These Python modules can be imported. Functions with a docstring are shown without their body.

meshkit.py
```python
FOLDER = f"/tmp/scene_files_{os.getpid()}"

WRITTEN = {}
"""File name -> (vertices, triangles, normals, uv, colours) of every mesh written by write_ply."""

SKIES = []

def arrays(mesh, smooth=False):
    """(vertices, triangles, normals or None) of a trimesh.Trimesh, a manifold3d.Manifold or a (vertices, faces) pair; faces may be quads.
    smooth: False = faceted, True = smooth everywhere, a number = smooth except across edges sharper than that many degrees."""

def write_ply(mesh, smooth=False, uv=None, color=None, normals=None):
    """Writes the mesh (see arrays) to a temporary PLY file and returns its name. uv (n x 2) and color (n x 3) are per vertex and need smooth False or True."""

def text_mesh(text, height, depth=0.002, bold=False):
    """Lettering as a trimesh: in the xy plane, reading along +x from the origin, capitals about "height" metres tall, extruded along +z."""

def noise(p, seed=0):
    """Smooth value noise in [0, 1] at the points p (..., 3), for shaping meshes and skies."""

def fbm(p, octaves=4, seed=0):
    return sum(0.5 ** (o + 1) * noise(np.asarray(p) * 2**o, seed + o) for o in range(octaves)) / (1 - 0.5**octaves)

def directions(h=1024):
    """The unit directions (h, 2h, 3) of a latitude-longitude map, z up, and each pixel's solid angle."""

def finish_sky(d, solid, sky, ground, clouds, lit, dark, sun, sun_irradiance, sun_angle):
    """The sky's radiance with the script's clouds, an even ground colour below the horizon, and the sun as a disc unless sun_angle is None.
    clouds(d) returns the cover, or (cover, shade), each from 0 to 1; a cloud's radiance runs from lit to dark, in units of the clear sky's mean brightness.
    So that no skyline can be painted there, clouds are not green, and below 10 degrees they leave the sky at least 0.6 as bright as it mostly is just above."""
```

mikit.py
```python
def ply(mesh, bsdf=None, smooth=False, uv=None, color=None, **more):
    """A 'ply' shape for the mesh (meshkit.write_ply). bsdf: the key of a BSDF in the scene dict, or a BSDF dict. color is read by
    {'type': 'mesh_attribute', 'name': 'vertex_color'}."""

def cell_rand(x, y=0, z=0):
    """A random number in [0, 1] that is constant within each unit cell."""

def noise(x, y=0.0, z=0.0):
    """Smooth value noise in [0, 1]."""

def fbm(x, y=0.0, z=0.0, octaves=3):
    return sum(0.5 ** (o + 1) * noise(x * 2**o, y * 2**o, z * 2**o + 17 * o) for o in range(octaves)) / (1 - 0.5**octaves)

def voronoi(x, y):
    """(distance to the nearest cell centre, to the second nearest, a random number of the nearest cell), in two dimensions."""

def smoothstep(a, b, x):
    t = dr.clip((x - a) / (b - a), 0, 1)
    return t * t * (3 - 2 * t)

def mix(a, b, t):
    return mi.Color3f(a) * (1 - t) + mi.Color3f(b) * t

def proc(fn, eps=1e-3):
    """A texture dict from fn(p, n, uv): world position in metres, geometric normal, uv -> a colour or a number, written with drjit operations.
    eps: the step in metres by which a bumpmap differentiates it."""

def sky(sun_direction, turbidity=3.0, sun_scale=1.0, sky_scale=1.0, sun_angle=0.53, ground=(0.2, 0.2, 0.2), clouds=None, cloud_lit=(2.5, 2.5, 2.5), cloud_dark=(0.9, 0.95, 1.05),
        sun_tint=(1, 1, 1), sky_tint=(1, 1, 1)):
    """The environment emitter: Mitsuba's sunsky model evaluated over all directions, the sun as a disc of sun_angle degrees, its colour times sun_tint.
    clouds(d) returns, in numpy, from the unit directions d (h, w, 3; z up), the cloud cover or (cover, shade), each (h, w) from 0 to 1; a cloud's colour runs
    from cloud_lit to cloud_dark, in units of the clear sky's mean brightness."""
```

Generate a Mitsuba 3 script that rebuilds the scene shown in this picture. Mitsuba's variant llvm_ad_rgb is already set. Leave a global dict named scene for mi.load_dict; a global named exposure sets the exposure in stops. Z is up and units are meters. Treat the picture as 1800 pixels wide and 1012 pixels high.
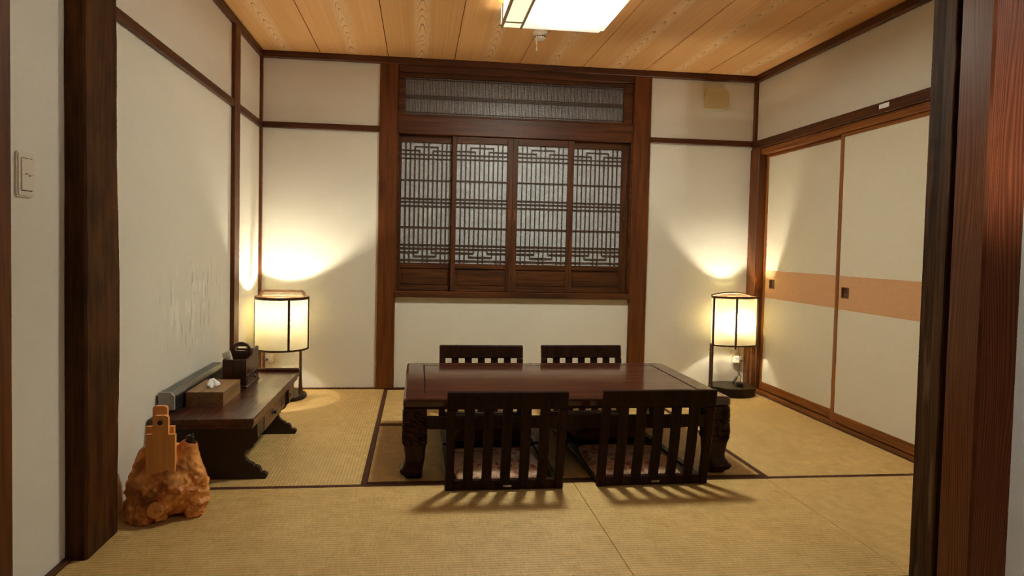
import math, random
import numpy as np
import trimesh, manifold3d as m3
import drjit as dr
import mitsuba as mi
import mikit, meshkit
from shapely.geometry import Polygon, Point, box as sbox
from shapely import affinity
from mikit import noise, fbm, voronoi, cell_rand, smoothstep, mix, proc

T = mi.ScalarTransform4f
random.seed(7)
rng = np.random.default_rng(7)

# ------------------------------------------------------------------ camera, light, exposure
exposure = 1.3
FPX = 1102.12
EYE = np.array([1.1067, -4.5004, 1.0306])
FWD = np.array([0.10930, 0.99341, -0.03447])
UPV = np.array([-0.01745, 0.03659, 0.99918])
LAMP_WHITE = [25.0, 25.8, 22.0]       # ceiling lamp panel
BULB = [640.0, 592.0, 460.0]           # floor lamp bulbs
FRONT_LAMP = [5.2, 5.4, 5.6]          # ceiling lamp of the room the camera stands in
UPLIGHT = [1900.0, 1800.0, 1640.0]     # bowl uplighter to the right of the camera
scene, labels = {}, {}
scene['camera'] = {'type': 'perspective', 'fov': math.degrees(2 * math.atan(900 / FPX)), 'fov_axis': 'x', 'near_clip': 0.05, 'far_clip': 50.0,
                   'principal_point_offset_x': 42.28 / 1800, 'principal_point_offset_y': 34.28 / 1012,
                   'to_world': T().look_at(origin=EYE.tolist(), target=(EYE + FWD).tolist(), up=UPV.tolist())}

# ------------------------------------------------------------------ materials
def lin(r, g, b):
    c = np.array([r, g, b]) / 255.0
    return [float(x) for x in np.where(c <= 0.04045, c / 12.92, ((c + 0.055) / 1.055) ** 2.4)]

def rgb(v): return {'type': 'rgb', 'value': list(map(float, v))}

def principled(name, color, rough=0.5, spec=0.5, coat=0.0, metallic=0.0, bump=None, sheen=0.0, coat_gloss=0.9):
    d = {'type': 'principled', 'base_color': color if isinstance(color, dict) else rgb(color), 'roughness': rough if isinstance(rough, dict) else float(rough),
         'specular': float(spec), 'metallic': float(metallic)}
    if coat: d['clearcoat'] = float(coat); d['clearcoat_gloss'] = float(coat_gloss)
    if sheen: d['sheen'] = float(sheen)
    if bump: d = {'type': 'bumpmap', 'scale': 1.0, 'arbitrary': bump, 'bsdf': d}
    scene[name] = {'type': 'twosided', 'bsdf': d}

def wood_fn(axis, dark, light, freq=40.0, stretch=0.05, contrast=0.25, blotch=0.35):
    o = [i for i in range(3) if i != axis]
    def fn(p, n, uv):
        c = [p.x, p.y, p.z]
        a, b, l = c[o[0]], c[o[1]], c[axis]
        w = noise(l * 1.7, a * 3, b * 3) * 0.035
        t = 0.6 * fbm((a + w) * freq, (b + w) * freq, l * freq * stretch, 3) + 0.4 * noise((a + w) * freq * 5, (b + w) * freq * 5, l * freq * 0.12)
        t = smoothstep(0.5 - contrast, 0.5 + contrast, t)
        k = 1 - blotch * fbm(a * 5 + 3, b * 5, l * 2.2, 2)
        return mix(dark, light, t) * k
    return fn

def wood(name, axis, dark, light, rough=0.45, spec=0.5, coat=0.0, **k):
    principled(name, proc(wood_fn(axis, dark, light, **k)), rough, spec, coat)

# plaster: warm white with faint mottling; a scuffed, flaking patch on the left wall
def plaster_fn(p, n, uv):
    t = fbm(p.x * 2.3 + 5, p.y * 2.3, p.z * 2.3, 3)
    c = mix([0.665, 0.625, 0.525], [0.72, 0.68, 0.58], t)
    c = c * (0.985 + 0.03 * noise(p.x * 60, p.y * 60, p.z * 60))
    # scuffs at x=0, y -1.75..-0.7, z .5...95
    dy, dz = (p.y + 1.25) / 0.5, (p.z - 0.72) / 0.25
    zone = dr.clip(1.15 - (dy * dy + dz * dz), 0, 1) * dr.select(dr.abs(p.x) < 0.02, 1.0, 0.0)
    s = fbm(p.y * 34, p.z * 10, 3.3, 3)
    light = smoothstep(0.57, 0.66, s) * zone
    darkm = smoothstep(0.62, 0.7, fbm(p.y * 55 + 9, p.z * 13, 1.3, 2)) * zone
    c = mix(c, [0.80, 0.75, 0.65], light * 0.8)
    return mix(c, [0.38, 0.34, 0.27], darkm * 0.55)
def plaster_bump(p, n, uv):
    return 0.0006 * fbm(p.x * 90, p.y * 90, p.z * 90, 2)
principled('m_plaster', proc(plaster_fn), 0.75, 0.2)

BR, RD = lin(62, 32, 14), lin(112, 60, 28)
wood('m_post', 2, lin(70, 34, 9), lin(114, 60, 20), rough=0.45, spec=0.3, freq=34, blotch=0.3, contrast=0.35)
wood('m_trim_x', 0, lin(60, 29, 9), lin(92, 48, 18), rough=0.45, spec=0.3, freq=36)
wood('m_trim_y', 1, lin(60, 29, 9), lin(92, 48, 18), rough=0.45, spec=0.3, freq=36)
wood('m_orange_y', 1, lin(108, 60, 22), lin(146, 86, 36), rough=0.45, spec=0.3, freq=36, blotch=0.2)
wood('m_orange_z', 2, lin(112, 64, 26), lin(152, 94, 44), rough=0.45, spec=0.3, freq=36, blotch=0.2)
wood('m_sash_z', 2, lin(58, 30, 12), lin(92, 52, 22), rough=0.5, spec=0.25, freq=40)
wood('m_sash_x', 0, lin(60, 32, 12), lin(98, 56, 24), rough=0.5, spec=0.25, freq=40)
principled('m_lattice', lin(66, 46, 30), 0.5, 0.4)

def old_pillar_fn(p, n, uv):
    t = 0.4 * fbm(p.x * 60, p.y * 60, p.z * 2.2, 3) + 0.2 * noise(p.x * 200, p.y * 200, p.z * 9) + 0.4 * fbm(p.x * 16, p.y * 16, p.z * 7, 3)
    c = mix(lin(48, 26, 9), lin(84, 49, 18), smoothstep(0.25, 0.75, t))
    k = smoothstep(0.66, 0.8, fbm(p.y * 22, p.x * 22 + 4, p.z * 9, 3))
    return mix(c, lin(40, 24, 14), k * 0.5)
def old_pillar_bump(p, n, uv):
    return 0.004 * fbm(p.x * 25, p.y * 25, p.z * 9, 3) + 0.0015 * noise(p.x * 160, p.y * 160, p.z * 6)
principled('m_old_pillar', proc(old_pillar_fn), 0.65, 0.12, bump=proc(old_pillar_bump))

def cedar_fn(p, n, uv):   # strong straight grain with a flame figure: right post
    a = p.x + p.y
    w = 0.03 * noise(p.z * 1.5, a * 4, 2.0)
    r = (a + w + 0.01 * fbm(p.z * 3, a * 9, 1.0, 2)) * 120 + 7.0 * fbm(p.z * 0.8, 3.0, a * 14, 2)
    t = dr.abs(r - dr.floor(r) - 0.5) * 2
    c = mix(lin(82, 43, 23), lin(104, 57, 33), smoothstep(0.1, 0.9, t))
    return c * (0.8 + 0.4 * noise(a * 300, 1.0, p.z * 8))
principled('m_cedar', proc(cedar_fn), 0.42, 0.2)
def jamb_fn(p, n, uv):
    t = 0.6 * fbm(p.x * 50, p.y * 50, p.z * 1.5, 3) + 0.4 * noise(p.x * 220, p.y * 220, p.z * 7)
    c = mix(lin(44, 27, 15), lin(84, 56, 33), smoothstep(0.25, 0.8, t))
    worn = smoothstep(0.62, 0.75, fbm(p.y * 40, p.x * 20, p.z * 3.1, 3))
    return mix(c, lin(120, 98, 72), worn * 0.45)
principled('m_jamb', proc(jamb_fn), 0.6, 0.12)

# ceiling boards with a flame-figured middle strip
SEAM0, SEAMD = 0.404, 0.464
def ceiling_fn(p, n, uv):
    q = (p.x - SEAM0) / SEAMD
    i = dr.floor(q)
    d = (q - i - 0.5) * SEAMD
    wob = 0.03 * (noise(p.y * 2.2, i * 7.1, 0.5) - 0.5)
    d = d + wob
    ad = dr.abs(d)
    width = 0.030 + 0.02 * noise(p.y * 3.0, i * 3.3, 4.0)
    strip = 1 - smoothstep(width * 0.7, width * 1.5, ad)
    g = ad * ad * 1700 - p.y * 7.5 + 1.6 * fbm(p.y * 4, i * 5.7, ad * 14, 2) + cell_rand(i) * 3
    f = dr.abs(g - dr.floor(g) - 0.5) * 2
    line = smoothstep(0.80, 0.97, f)
    fine = 0.5 + 0.5 * dr.sin((d + 0.004 * noise(p.y * 2, i, 1.0)) * 1150)
    base = mix(lin(212, 156, 97), lin(221, 168, 109), noise(d * 120, p.y * 1.3, i))
    base = base * (0.975 + 0.025 * fine) * (0.93 + 0.14 * cell_rand(i + 40))
    c = mix(base, lin(234, 192, 142), strip * 0.65)
    return mix(c, lin(124, 74, 38), line * strip * 0.8)
principled('m_ceiling', proc(ceiling_fn), 0.45, 0.35)

# tatami: ribs along the mat's long side
def tatami_fn(axis, tone):
    def fn(p, n, uv):
        a, l = (p.y, p.x) if axis == 0 else (p.x, p.y)
        r = a / 0.0152
        f = dr.abs(r - dr.floor(r) - 0.5) * 2
        rib = smoothstep(0.55, 1.0, f)
        rush = 0.5 + 0.5 * (noise(l * 333, a * 47, 1.0) - 0.5) + 0.7 * (fbm(l * 21, a * 29, 7.0, 3) - 0.5)
        blot = fbm(p.x * 1.8, p.y * 1.8, 3.0, 3)
        c = mix(lin(182, 146, 86), lin(212, 176, 114), rush) * (0.88 + 0.24 * blot)
        return c * (1 - 0.30 * rib) * tone
    return fn
def tatami_bump(axis):
    def fn(p, n, uv):
        a, l = (p.y, p.x) if axis == 0 else (p.x, p.y)
        return 0.0016 * dr.abs(dr.cos(a / 0.0152 * math.pi)) + 0.0002 * noise(l * 333, a * 47, 1.0)
    return fn
principled('m_tatami_x', proc(tatami_fn(0, 1.0)), 0.5, 0.4, bump=proc(tatami_bump(0), 5e-4))
principled('m_tatami_y', proc(tatami_fn(1, 1.0)), 0.5, 0.4, bump=proc(tatami_bump(1), 5e-4))
principled('m_border', lin(74, 46, 32), 0.8, 0.15)

# table, chairs, desk
def rosewood_fn(p, n, uv):
    w = 0.05 * noise(p.x * 1.6, p.y * 5, 2.0)
    t = 0.55 * fbm(p.x * 2.2, (p.y + w) * 42, p.z * 42, 3) + 0.45 * noise(p.x * 9, (p.y + w) * 230, p.z * 200)
    c = mix(lin(52, 28, 20), lin(74, 42, 31), smoothstep(0.1, 0.9, t))
    return c * (0.8 + 0.4 * fbm(p.x * 3, p.y * 3, 1.0, 2))
principled('m_rosewood', proc(rosewood_fn), 0.11, 0.6)
wood('m_rose_leg', 2, lin(36, 15, 9), lin(60, 27, 17), rough=0.32, spec=0.2, freq=50)
principled('m_groove', lin(30, 14, 10), 0.6, 0.2)
wood('m_chair', 2, lin(31, 15, 8), lin(50, 26, 14), rough=0.45, spec=0.12, freq=60)
principled('m_chair_seat', lin(32, 20, 13), 0.45, 0.35)
principled('m_dark_cushion', lin(84, 44, 30), 0.6, 0.3)
def floral_fn(p, n, uv):
    wx, wy = 0.02 * fbm(p.x * 40, p.y * 40, 1.0, 2), 0.02 * fbm(p.x * 40, p.y * 40, 8.0, 2)
    f1, s1, r1 = voronoi((p.x + wx) * 20 + 2, (p.y + wy) * 20)
    f2, s2, r2 = voronoi((p.x + wx) * 52 + 7, (p.y + wy) * 52 + 3)
    base = mix(lin(214, 180, 150), lin(186, 140, 114), fbm(p.x * 30, p.y * 30, 1.0, 2))
    c = mix(base, lin(146, 82, 66), smoothstep(0.42, 0.25, f1) * dr.select(r1 > 0.4, 0.9, 0.2))
    c = mix(c, lin(92, 52, 44), smoothstep(0.12, 0.05, s2 - f2) * dr.select(r2 > 0.5, 0.85, 0.1))
    return mix(c, lin(226, 196, 166), smoothstep(0.70, 0.85, noise(p.x * 90, p.y * 90, 3.0)) * 0.6)
principled('m_floral', proc(floral_fn), 0.85, 0.2, sheen=0.2)
def lacquer_fn(p, n, uv):
    t = 0.6 * fbm(p.x * 46, p.y * 2.6, p.z * 46, 3) + 0.4 * noise(p.x * 220, p.y * 9, p.z * 200)
    c = mix(lin(48, 23, 16), lin(76, 38, 27), smoothstep(0.25, 0.8, t))
    worn = smoothstep(0.56, 0.72, fbm(p.x * 13, p.y * 7, 2.0, 3)) * dr.select(p.z > 0.284, 1.0, 0.2)
    return mix(c, lin(112, 70, 50), worn * 0.3)
principled('m_lacquer', proc(lacquer_fn), proc(lambda p, n, uv: 0.15 + 0.26 * fbm(p.x * 16, p.y * 8, 5.0, 3)), 0.5)
principled('m_lacquer_dark', lin(36, 19, 13), 0.4, 0.45)
wood('m_drawer', 1, lin(78, 48, 30), lin(122, 82, 54), rough=0.4, freq=50)
wood('m_tissue_wood', 1, lin(112, 80, 48), lin(152, 114, 72), rough=0.45, freq=70, blotch=0.25)
wood('m_caddy', 2, lin(52, 28, 18), lin(76, 44, 29), rough=0.28, freq=60)
def burl_fn(p, n, uv):
    t = fbm(p.x * 26, p.y * 26, p.z * 26, 4)
    f, s, r = voronoi(p.x * 38 + p.y * 11, p.z * 38 + p.y * 17)
    c = mix(lin(184, 108, 44), lin(238, 168, 90), smoothstep(0.3, 0.72, t))
    c = mix(c, lin(236, 164, 92), smoothstep(0.62, 0.8, noise(p.x * 70, p.y * 70, p.z * 70)) * 0.5)
    return mix(c, lin(104, 48, 26), smoothstep(0.58, 0.75, fbm(p.x * 13 + 8, p.y * 13, p.z * 11, 3)) * 0.6)
principled('m_burl', proc(burl_fn), 0.45, 0.3)
wood('m_burl_board', 2, lin(228, 156, 80), lin(238, 172, 98), rough=0.45, spec=0.3, freq=40, blotch=0.1)
principled('m_black', lin(28, 27, 27), 0.4, 0.5)
principled('m_black_gloss', lin(26, 24, 23), 0.25, 0.5)
principled('m_bar_top', lin(52, 50, 48), 0.32, 0.6)
principled('m_grey', lin(150, 146, 138), 0.4, 0.5)
principled('m_white_plastic', lin(216, 204, 186), 0.32, 0.5)
principled('m_slit', lin(70, 64, 56), 0.6, 0.2)
principled('m_beige_plastic', lin(192, 176, 136), 0.45, 0.3)
principled('m_tissue', lin(238, 236, 230), 0.9, 0.1)
principled('m_remote', lin(196, 186, 168), 0.4, 0.5)
principled('m_metal', lin(178, 172, 160), 0.35, 0.5, metallic=0.8)
principled('m_bronze', lin(110, 68, 42), 0.4, 0.5, metallic=0.5)
principled('m_lamp_wood', lin(56, 32, 18), 0.45, 0.3)
principled('m_lamp_dark', lin(17, 11, 9), 0.4, 0.1)
principled('m_strip', lin(150, 128, 92), 0.5, 0.3)
principled('m_washi_panel', lin(236, 226, 190), 0.6, 0.2)
def fusuma_fn(p, n, uv):
    t = noise(p.y * 300, p.z * 40, 1.0) * 0.5 + noise(p.y * 30, p.z * 300, 4.0) * 0.5
    return mix([0.64, 0.57, 0.43], [0.68, 0.61, 0.47], t)
principled('m_fusuma', proc(fusuma_fn), 0.7, 0.25)
def band_fn(p, n, uv):
    t = noise(p.y * 300, p.z * 40, 1.0) * 0.5 + noise(p.y * 30, p.z * 300, 4.0) * 0.5
    return mix(lin(196, 146, 104), lin(206, 158, 116), t)
principled('m_band', proc(band_fn), 0.7, 0.25)
def frosted_fn(p, n, uv):
    a = noise(p.x * 130, p.z * 130, 1.0)
    b = fbm(p.x * 24, p.z * 24, 5.0, 3)
    return mix([0.37, 0.385, 0.395], [0.50, 0.515, 0.53], smoothstep(0.2, 0.8, 0.55 * a + 0.45 * b))
principled('m_frosted', proc(frosted_fn), 0.35, 0.5)
scene['m_shade'] = {'type': 'principledthin', 'base_color': proc(lambda p, n, uv: mix([0.84, 0.72, 0.42], [0.90, 0.80, 0.52], 0.6 * noise(p.x * 260, p.y * 260, p.z * 60) + 0.4 * noise(p.x * 60, p.y * 60, p.z * 300))),
                    'roughness': 0.7, 'diff_trans': 0.2, 'spec_trans': 0.0}
scene['m_bulb'] = {'type': 'diffuse', 'reflectance': rgb([0.8, 0.8, 0.8])}

# ------------------------------------------------------------------ mesh helpers
def cbox(x0, x1, y0, y1, z0, z1, c=0.0):
    """box with chamfered edges"""
    if c <= 0:
        return trimesh.creation.box(bounds=[[x0, y0, z0], [x1, y1, z1]])
    lo, hi = np.array([x0, y0, z0]), np.array([x1, y1, z1])
    c = min(c, 0.45 * (hi - lo).min())
    pts = []
    for s in np.ndindex(2, 2, 2):
        for k in range(3):
            pts.append([(hi[a] - (0 if a == k else c)) if s[a] else (lo[a] + (0 if a == k else c)) for a in range(3)])
    return trimesh.convex.convex_hull(np.array(pts))

def cat(*ms): return trimesh.util.concatenate(list(ms))

def add(key, mesh, mat, smooth=False, label=None, category=None, group=None, kind=None):
    scene[key] = mikit.ply(mesh, mat, smooth)
    tag(key, label, category, group, kind)

def tag(key, label=None, category=None, group=None, kind=None):
    d = {k: v for k, v in dict(label=label, category=category, group=group, kind=kind).items() if v}
    if d: labels[key] = d

def nkey(base, i): return base if i == 0 else f'{base}_{i:03d}'

UNIT = {}
def ubox(key, x0, x1, y0, y1, z0, z1, mat):
    """thin bar: a shared unit box under a matrix"""
    if 'v' not in UNIT:
        UNIT['v'] = mikit.ply(trimesh.creation.box(extents=[1, 1, 1]))
    scene[key] = {**UNIT['v'], 'bsdf': {'type': 'ref', 'id': mat},
                  'to_world': T().translate([(x0 + x1) / 2, (y0 + y1) / 2, (z0 + z1) / 2]).scale([x1 - x0, y1 - y0, z1 - z0])}

def prism(poly, depth, plane='xz', at=0.0):
    """extrude a polygon; plane xz: along +y from y=at; yz: along +x from x=at; xy: along +z from z=at"""
    m = trimesh.creation.extrude_polygon(poly, depth, engine='earcut')
    v = m.vertices.copy()
    if plane == 'xz':
        v = np.stack([v[:, 0], at + v[:, 2], v[:, 1]], 1)
    elif plane == 'yz':
        v = np.stack([at + v[:, 2], v[:, 0], v[:, 1]], 1)
    else:
        v = v + [0, 0, at]
    m = trimesh.Trimesh(v, m.faces, process=False)
    m.fix_normals()
    return m

def tube(pts, r, n=10, closed=False):
    p = np.asarray(pts, float)
    rr = np.broadcast_to(np.asarray(r, float), (len(p),))
    t = np.roll(p, -1, 0) - np.roll(p, 1, 0) if closed else np.gradient(p, axis=0)
    t /= np.linalg.norm(t, axis=1, keepdims=True) + 1e-12
    ref = np.array([0, 0, 1.0]) if np.abs(t[:, 2]).mean() < 0.8 else np.array([1.0, 0, 0])
    a = np.cross(t, ref); a /= np.linalg.norm(a, axis=1, keepdims=True) + 1e-12
    b = np.cross(t, a)
    ang = np.arange(n) * 2 * math.pi / n
    v = p[:, None] + rr[:, None, None] * (np.cos(ang)[None, :, None] * a[:, None] + np.sin(ang)[None, :, None] * b[:, None])
    m = len(p)
    f = []
    for i in range(m if closed else m - 1):
        j = (i + 1) % m
        for k in range(n):
            l = (k + 1) % n
            f += [[i * n + k, i * n + l, j * n + l], [i * n + k, j * n + l, j * n + k]]
    v = v.reshape(-1, 3)
    if not closed:
        v = np.vstack([v, p[0], p[-1]])
        for k in range(n):
            l = (k + 1) % n
            f += [[m * n, l, k], [m * n + 1, (m - 1) * n + k, (m - 1) * n + l]]
    out = trimesh.Trimesh(v, f, process=False)
    out.fix_normals()
    return out

def loft(rings, cap=True):
    """rings: list of (n,3) loops"""
    n = len(rings[0]); v = np.vstack(rings); f = []
    for i in range(len(rings) - 1):
        for k in range(n):
            l = (k + 1) % n
            f += [[i * n + k, i * n + l, (i + 1) * n + l], [i * n + k, (i + 1) * n + l, (i + 1) * n + k]]
    if cap:
        v = np.vstack([v, rings[0].mean(0), rings[-1].mean(0)])
        q = (len(rings) - 1) * n
        for k in range(n):
            l = (k + 1) % n
            f += [[len(v) - 2, l, k], [len(v) - 1, q + k, q + l]]
    m = trimesh.Trimesh(v, f, process=False)
    m.fix_normals()
    return m

def lathe(profile, n=40, center=(0, 0, 0), sx=1.0, sy=1.0, cap=True):
    ang = np.arange(n) * 2 * math.pi / n
    rings = [np.stack([center[0] + r * sx * np.cos(ang), center[1] + r * sy * np.sin(ang), np.full(n, center[2] + z)], 1) for r, z in profile]
    return loft(rings, cap)

def moved(m, M):
    m = m.copy(); m.apply_transform(M); return m

def rounded_rect(x0, x1, y0, y1, r, seg=5):
    return sbox(x0 + r, y0 + r, x1 - r, y1 - r).buffer(r, quad_segs=seg)

# ------------------------------------------------------------------ the setting
W, CZ = 3.6, 2.345
S = 'structure'
# floor: base and mats (thing of the setting), each mat with cloth borders on its long sides
add('floor', cbox(-0.2, 4.8, -6.4, 0.15, -0.12, -0.055), 'm_trim_x', label='tatami floor of the room with dark mat borders', kind=S)
MATS = [  # x0 x1 y0 y1 axis
    (0.0, 0.9, -1.8, 0.0, 1), (0.9, 2.7, -0.9, 0.0, 0), (0.9, 2.7, -1.8, -0.9, 0), (2.7, 3.6, -1.8, 0.0, 1),
    (0.0, 1.8, -2.7, -1.8, 0), (1.8, 2.7, -2.7, -1.8, 0), (2.7, 3.6, -2.7, -1.8, 1),
    (0.0, 1.8, -3.6, -2.7, 0), (1.8, 3.6, -3.6, -2.7, 0), (0.0, 1.8, -4.5, -3.6, 0), (1.8, 3.6, -4.5, -3.6, 0),
    (0.0, 1.8, -5.4, -4.5, 0), (1.8, 3.6, -5.4, -4.5, 0)]
BW = 0.027
bi = 0
for i, (x0, x1, y0, y1, ax) in enumerate(MATS):
    g = 0.0008
    k = 'floor__' + nkey('tatami_mat', i)
    half = (i == 6)
    if ax == 0:
        add(k, cbox(x0 + g, x1 - g, y0 + BW, y1 - BW, -0.055, 0.0, 0.0012), 'm_tatami_x')
        add(k + '__border', cbox(x0 + g, x1 - g, y0 + g, y0 + BW, -0.055, 0.0004, 0.0012), 'm_border')
        add(k + '__border_001', cbox(x0 + g, x1 - g, y1 - BW, y1 - g, -0.055, 0.0004, 0.0012), 'm_border')
    elif half:
        add(k, cbox(x0 + g, x1 - g, y0 + g, y1 - BW, -0.055, 0.0, 0.0012), 'm_tatami_y')
        add(k + '__border', cbox(x0 + g, x1 - g, y1 - BW, y1 - g, -0.055, 0.0004, 0.0012), 'm_border')
    else:
        add(k, cbox(x0 + BW, x1 - BW, y0 + g, y1 - g, -0.055, 0.0, 0.0012), 'm_tatami_y')
        add(k + '__border', cbox(x0 + g, x0 + BW, y0 + g, y1 - g, -0.055, 0.0004, 0.0012), 'm_border')
        add(k + '__border_001', cbox(x1 - BW, x1 - g, y0 + g, y1 - g, -0.055, 0.0004, 0.0012), 'm_border')

# ceiling boards
add('ceiling', cbox(-0.12, 4.8, -6.4, 0.15, CZ + 0.014, CZ + 0.08), 'm_trim_y', label='ceiling of wide cedar boards with flame grain', kind=S)
for i in range(9):
    x0, x1 = SEAM0 + SEAMD * (i - 1), SEAM0 + SEAMD * i
    x0, x1 = max(x0, -0.05), min(x1, 3.72)
    if x1 - x0 < 0.02: continue
    add('ceiling__' + nkey('board', i), cbox(x0 + 0.0022, x1 - 0.0022, -2.74, 0.05, CZ, CZ + 0.014, 0.002), 'm_ceiling')
add('ceiling__wood_panel', cbox(-0.05, 4.7, -6.3, -2.86, CZ + 0.002, CZ + 0.014), 'm_trim_x')

# walls
add('wall_left', cbox(-0.12, 0.0, -6.3, 0.1, 0.0, CZ + 0.02), 'm_plaster', label='left plaster wall with scuff marks above the low desk', kind=S)
WB = 0.012
add('wall_back', cat(cbox(0, 0.82, WB, 0.16, 0, CZ + 0.02), cbox(2.78, 3.72, WB, 0.16, 0, CZ + 0.02), cbox(0.92, 2.69, WB, 0.16, 0, 0.68),
                     cbox(0.92, 2.69, 0.07, 0.16, 2.22, CZ + 0.02), cbox(0.92, 2.69, 0.12, 0.16, 0.68, 2.22)), 'm_plaster', label='back plaster wall around the lattice window', kind=S)
add('wall_right', cat(cbox(W + 0.012, 3.75, -2.75, 0.1, 1.80, CZ + 0.02), cbox(W + 0.012, 3.75, -2.75, -1.93, 0, 1.80), cbox(3.70, 3.75, -2.0, 0.1, 0, 1.82)),
    'm_plaster', label='right plaster wall above the sliding doors', kind=S)
add('wall_partition', cat(cbox(2.755, 4.7, -2.885, -2.715, 0, CZ + 0.02), cbox(0.0, 2.76, -2.88, -2.73, 2.06, CZ + 0.02)), 'm_plaster', label='partition wall to the right of the door post', kind=S)
add('wall_front', cbox(-0.1, 4.7, -6.3, -6.2, 0, CZ + 0.02), 'm_trim_x', label='dark wooden far wall of the adjoining room behind the viewer', kind=S)
add('wall_side', cbox(4.62, 4.72, -6.3, -2.8, 0, CZ + 0.02), 'm_trim_y', label='right wall of the adjoining room', kind=S)

# posts and trims
nt = [0]
def trim(mesh, mat, label, smooth=False):
    nt[0] += 1
    add(f'trim_{nt[0]}', mesh, mat, smooth, label=label, kind=S)
PX0, PX1, PX2, PX3 = 0.813, 0.940, 2.656, 2.786
trim(cbox(PX0, PX1, -0.012, 0.14, 0, 2.31, 0.006), 'm_post', 'brown wooden post left of the lattice window')
trim(cbox(PX2, PX3, -0.012, 0.14, 0, 2.31, 0.006), 'm_post', 'brown wooden post right of the lattice window')
trim(cbox(0.0, 0.018, -0.018, 0.02, 0.01, 2.30, 0.002), 'm_post', 'thin dark corner batten at the left end of the back wall')
trim(cbox(3.588, 3.62, -0.014, 0.02, 1.80, 2.30, 0.002), 'm_post', 'thin dark corner batten at the right end of the back wall, above the beam')
trim(cbox(3.578, 3.72, -0.105, 0.02, 0.0, 1.80, 0.004), 'm_post', 'brown corner post beside the sliding doors')
trim(cbox(-0.01, 0.025, -0.665, -0.565, 0.0, 2.30, 0.003), 'm_post', 'narrow brown post on the left wall by the left floor lamp')
# ceiling mouldings
trim(cbox(0.0, W + 0.02, -0.022, 0.03, 2.299, CZ, 0.004), 'm_trim_x', 'dark ceiling moulding along the back wall')
trim(cbox(-0.01, 0.024, -2.73, 0.0, 2.297, CZ, 0.004), 'm_trim_y', 'dark ceiling moulding along the left wall')
trim(cbox(W - 0.024, W + 0.02, -2.72, 0.0, 2.297, CZ, 0.004), 'm_trim_y', 'dark ceiling moulding along the right wall')
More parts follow.
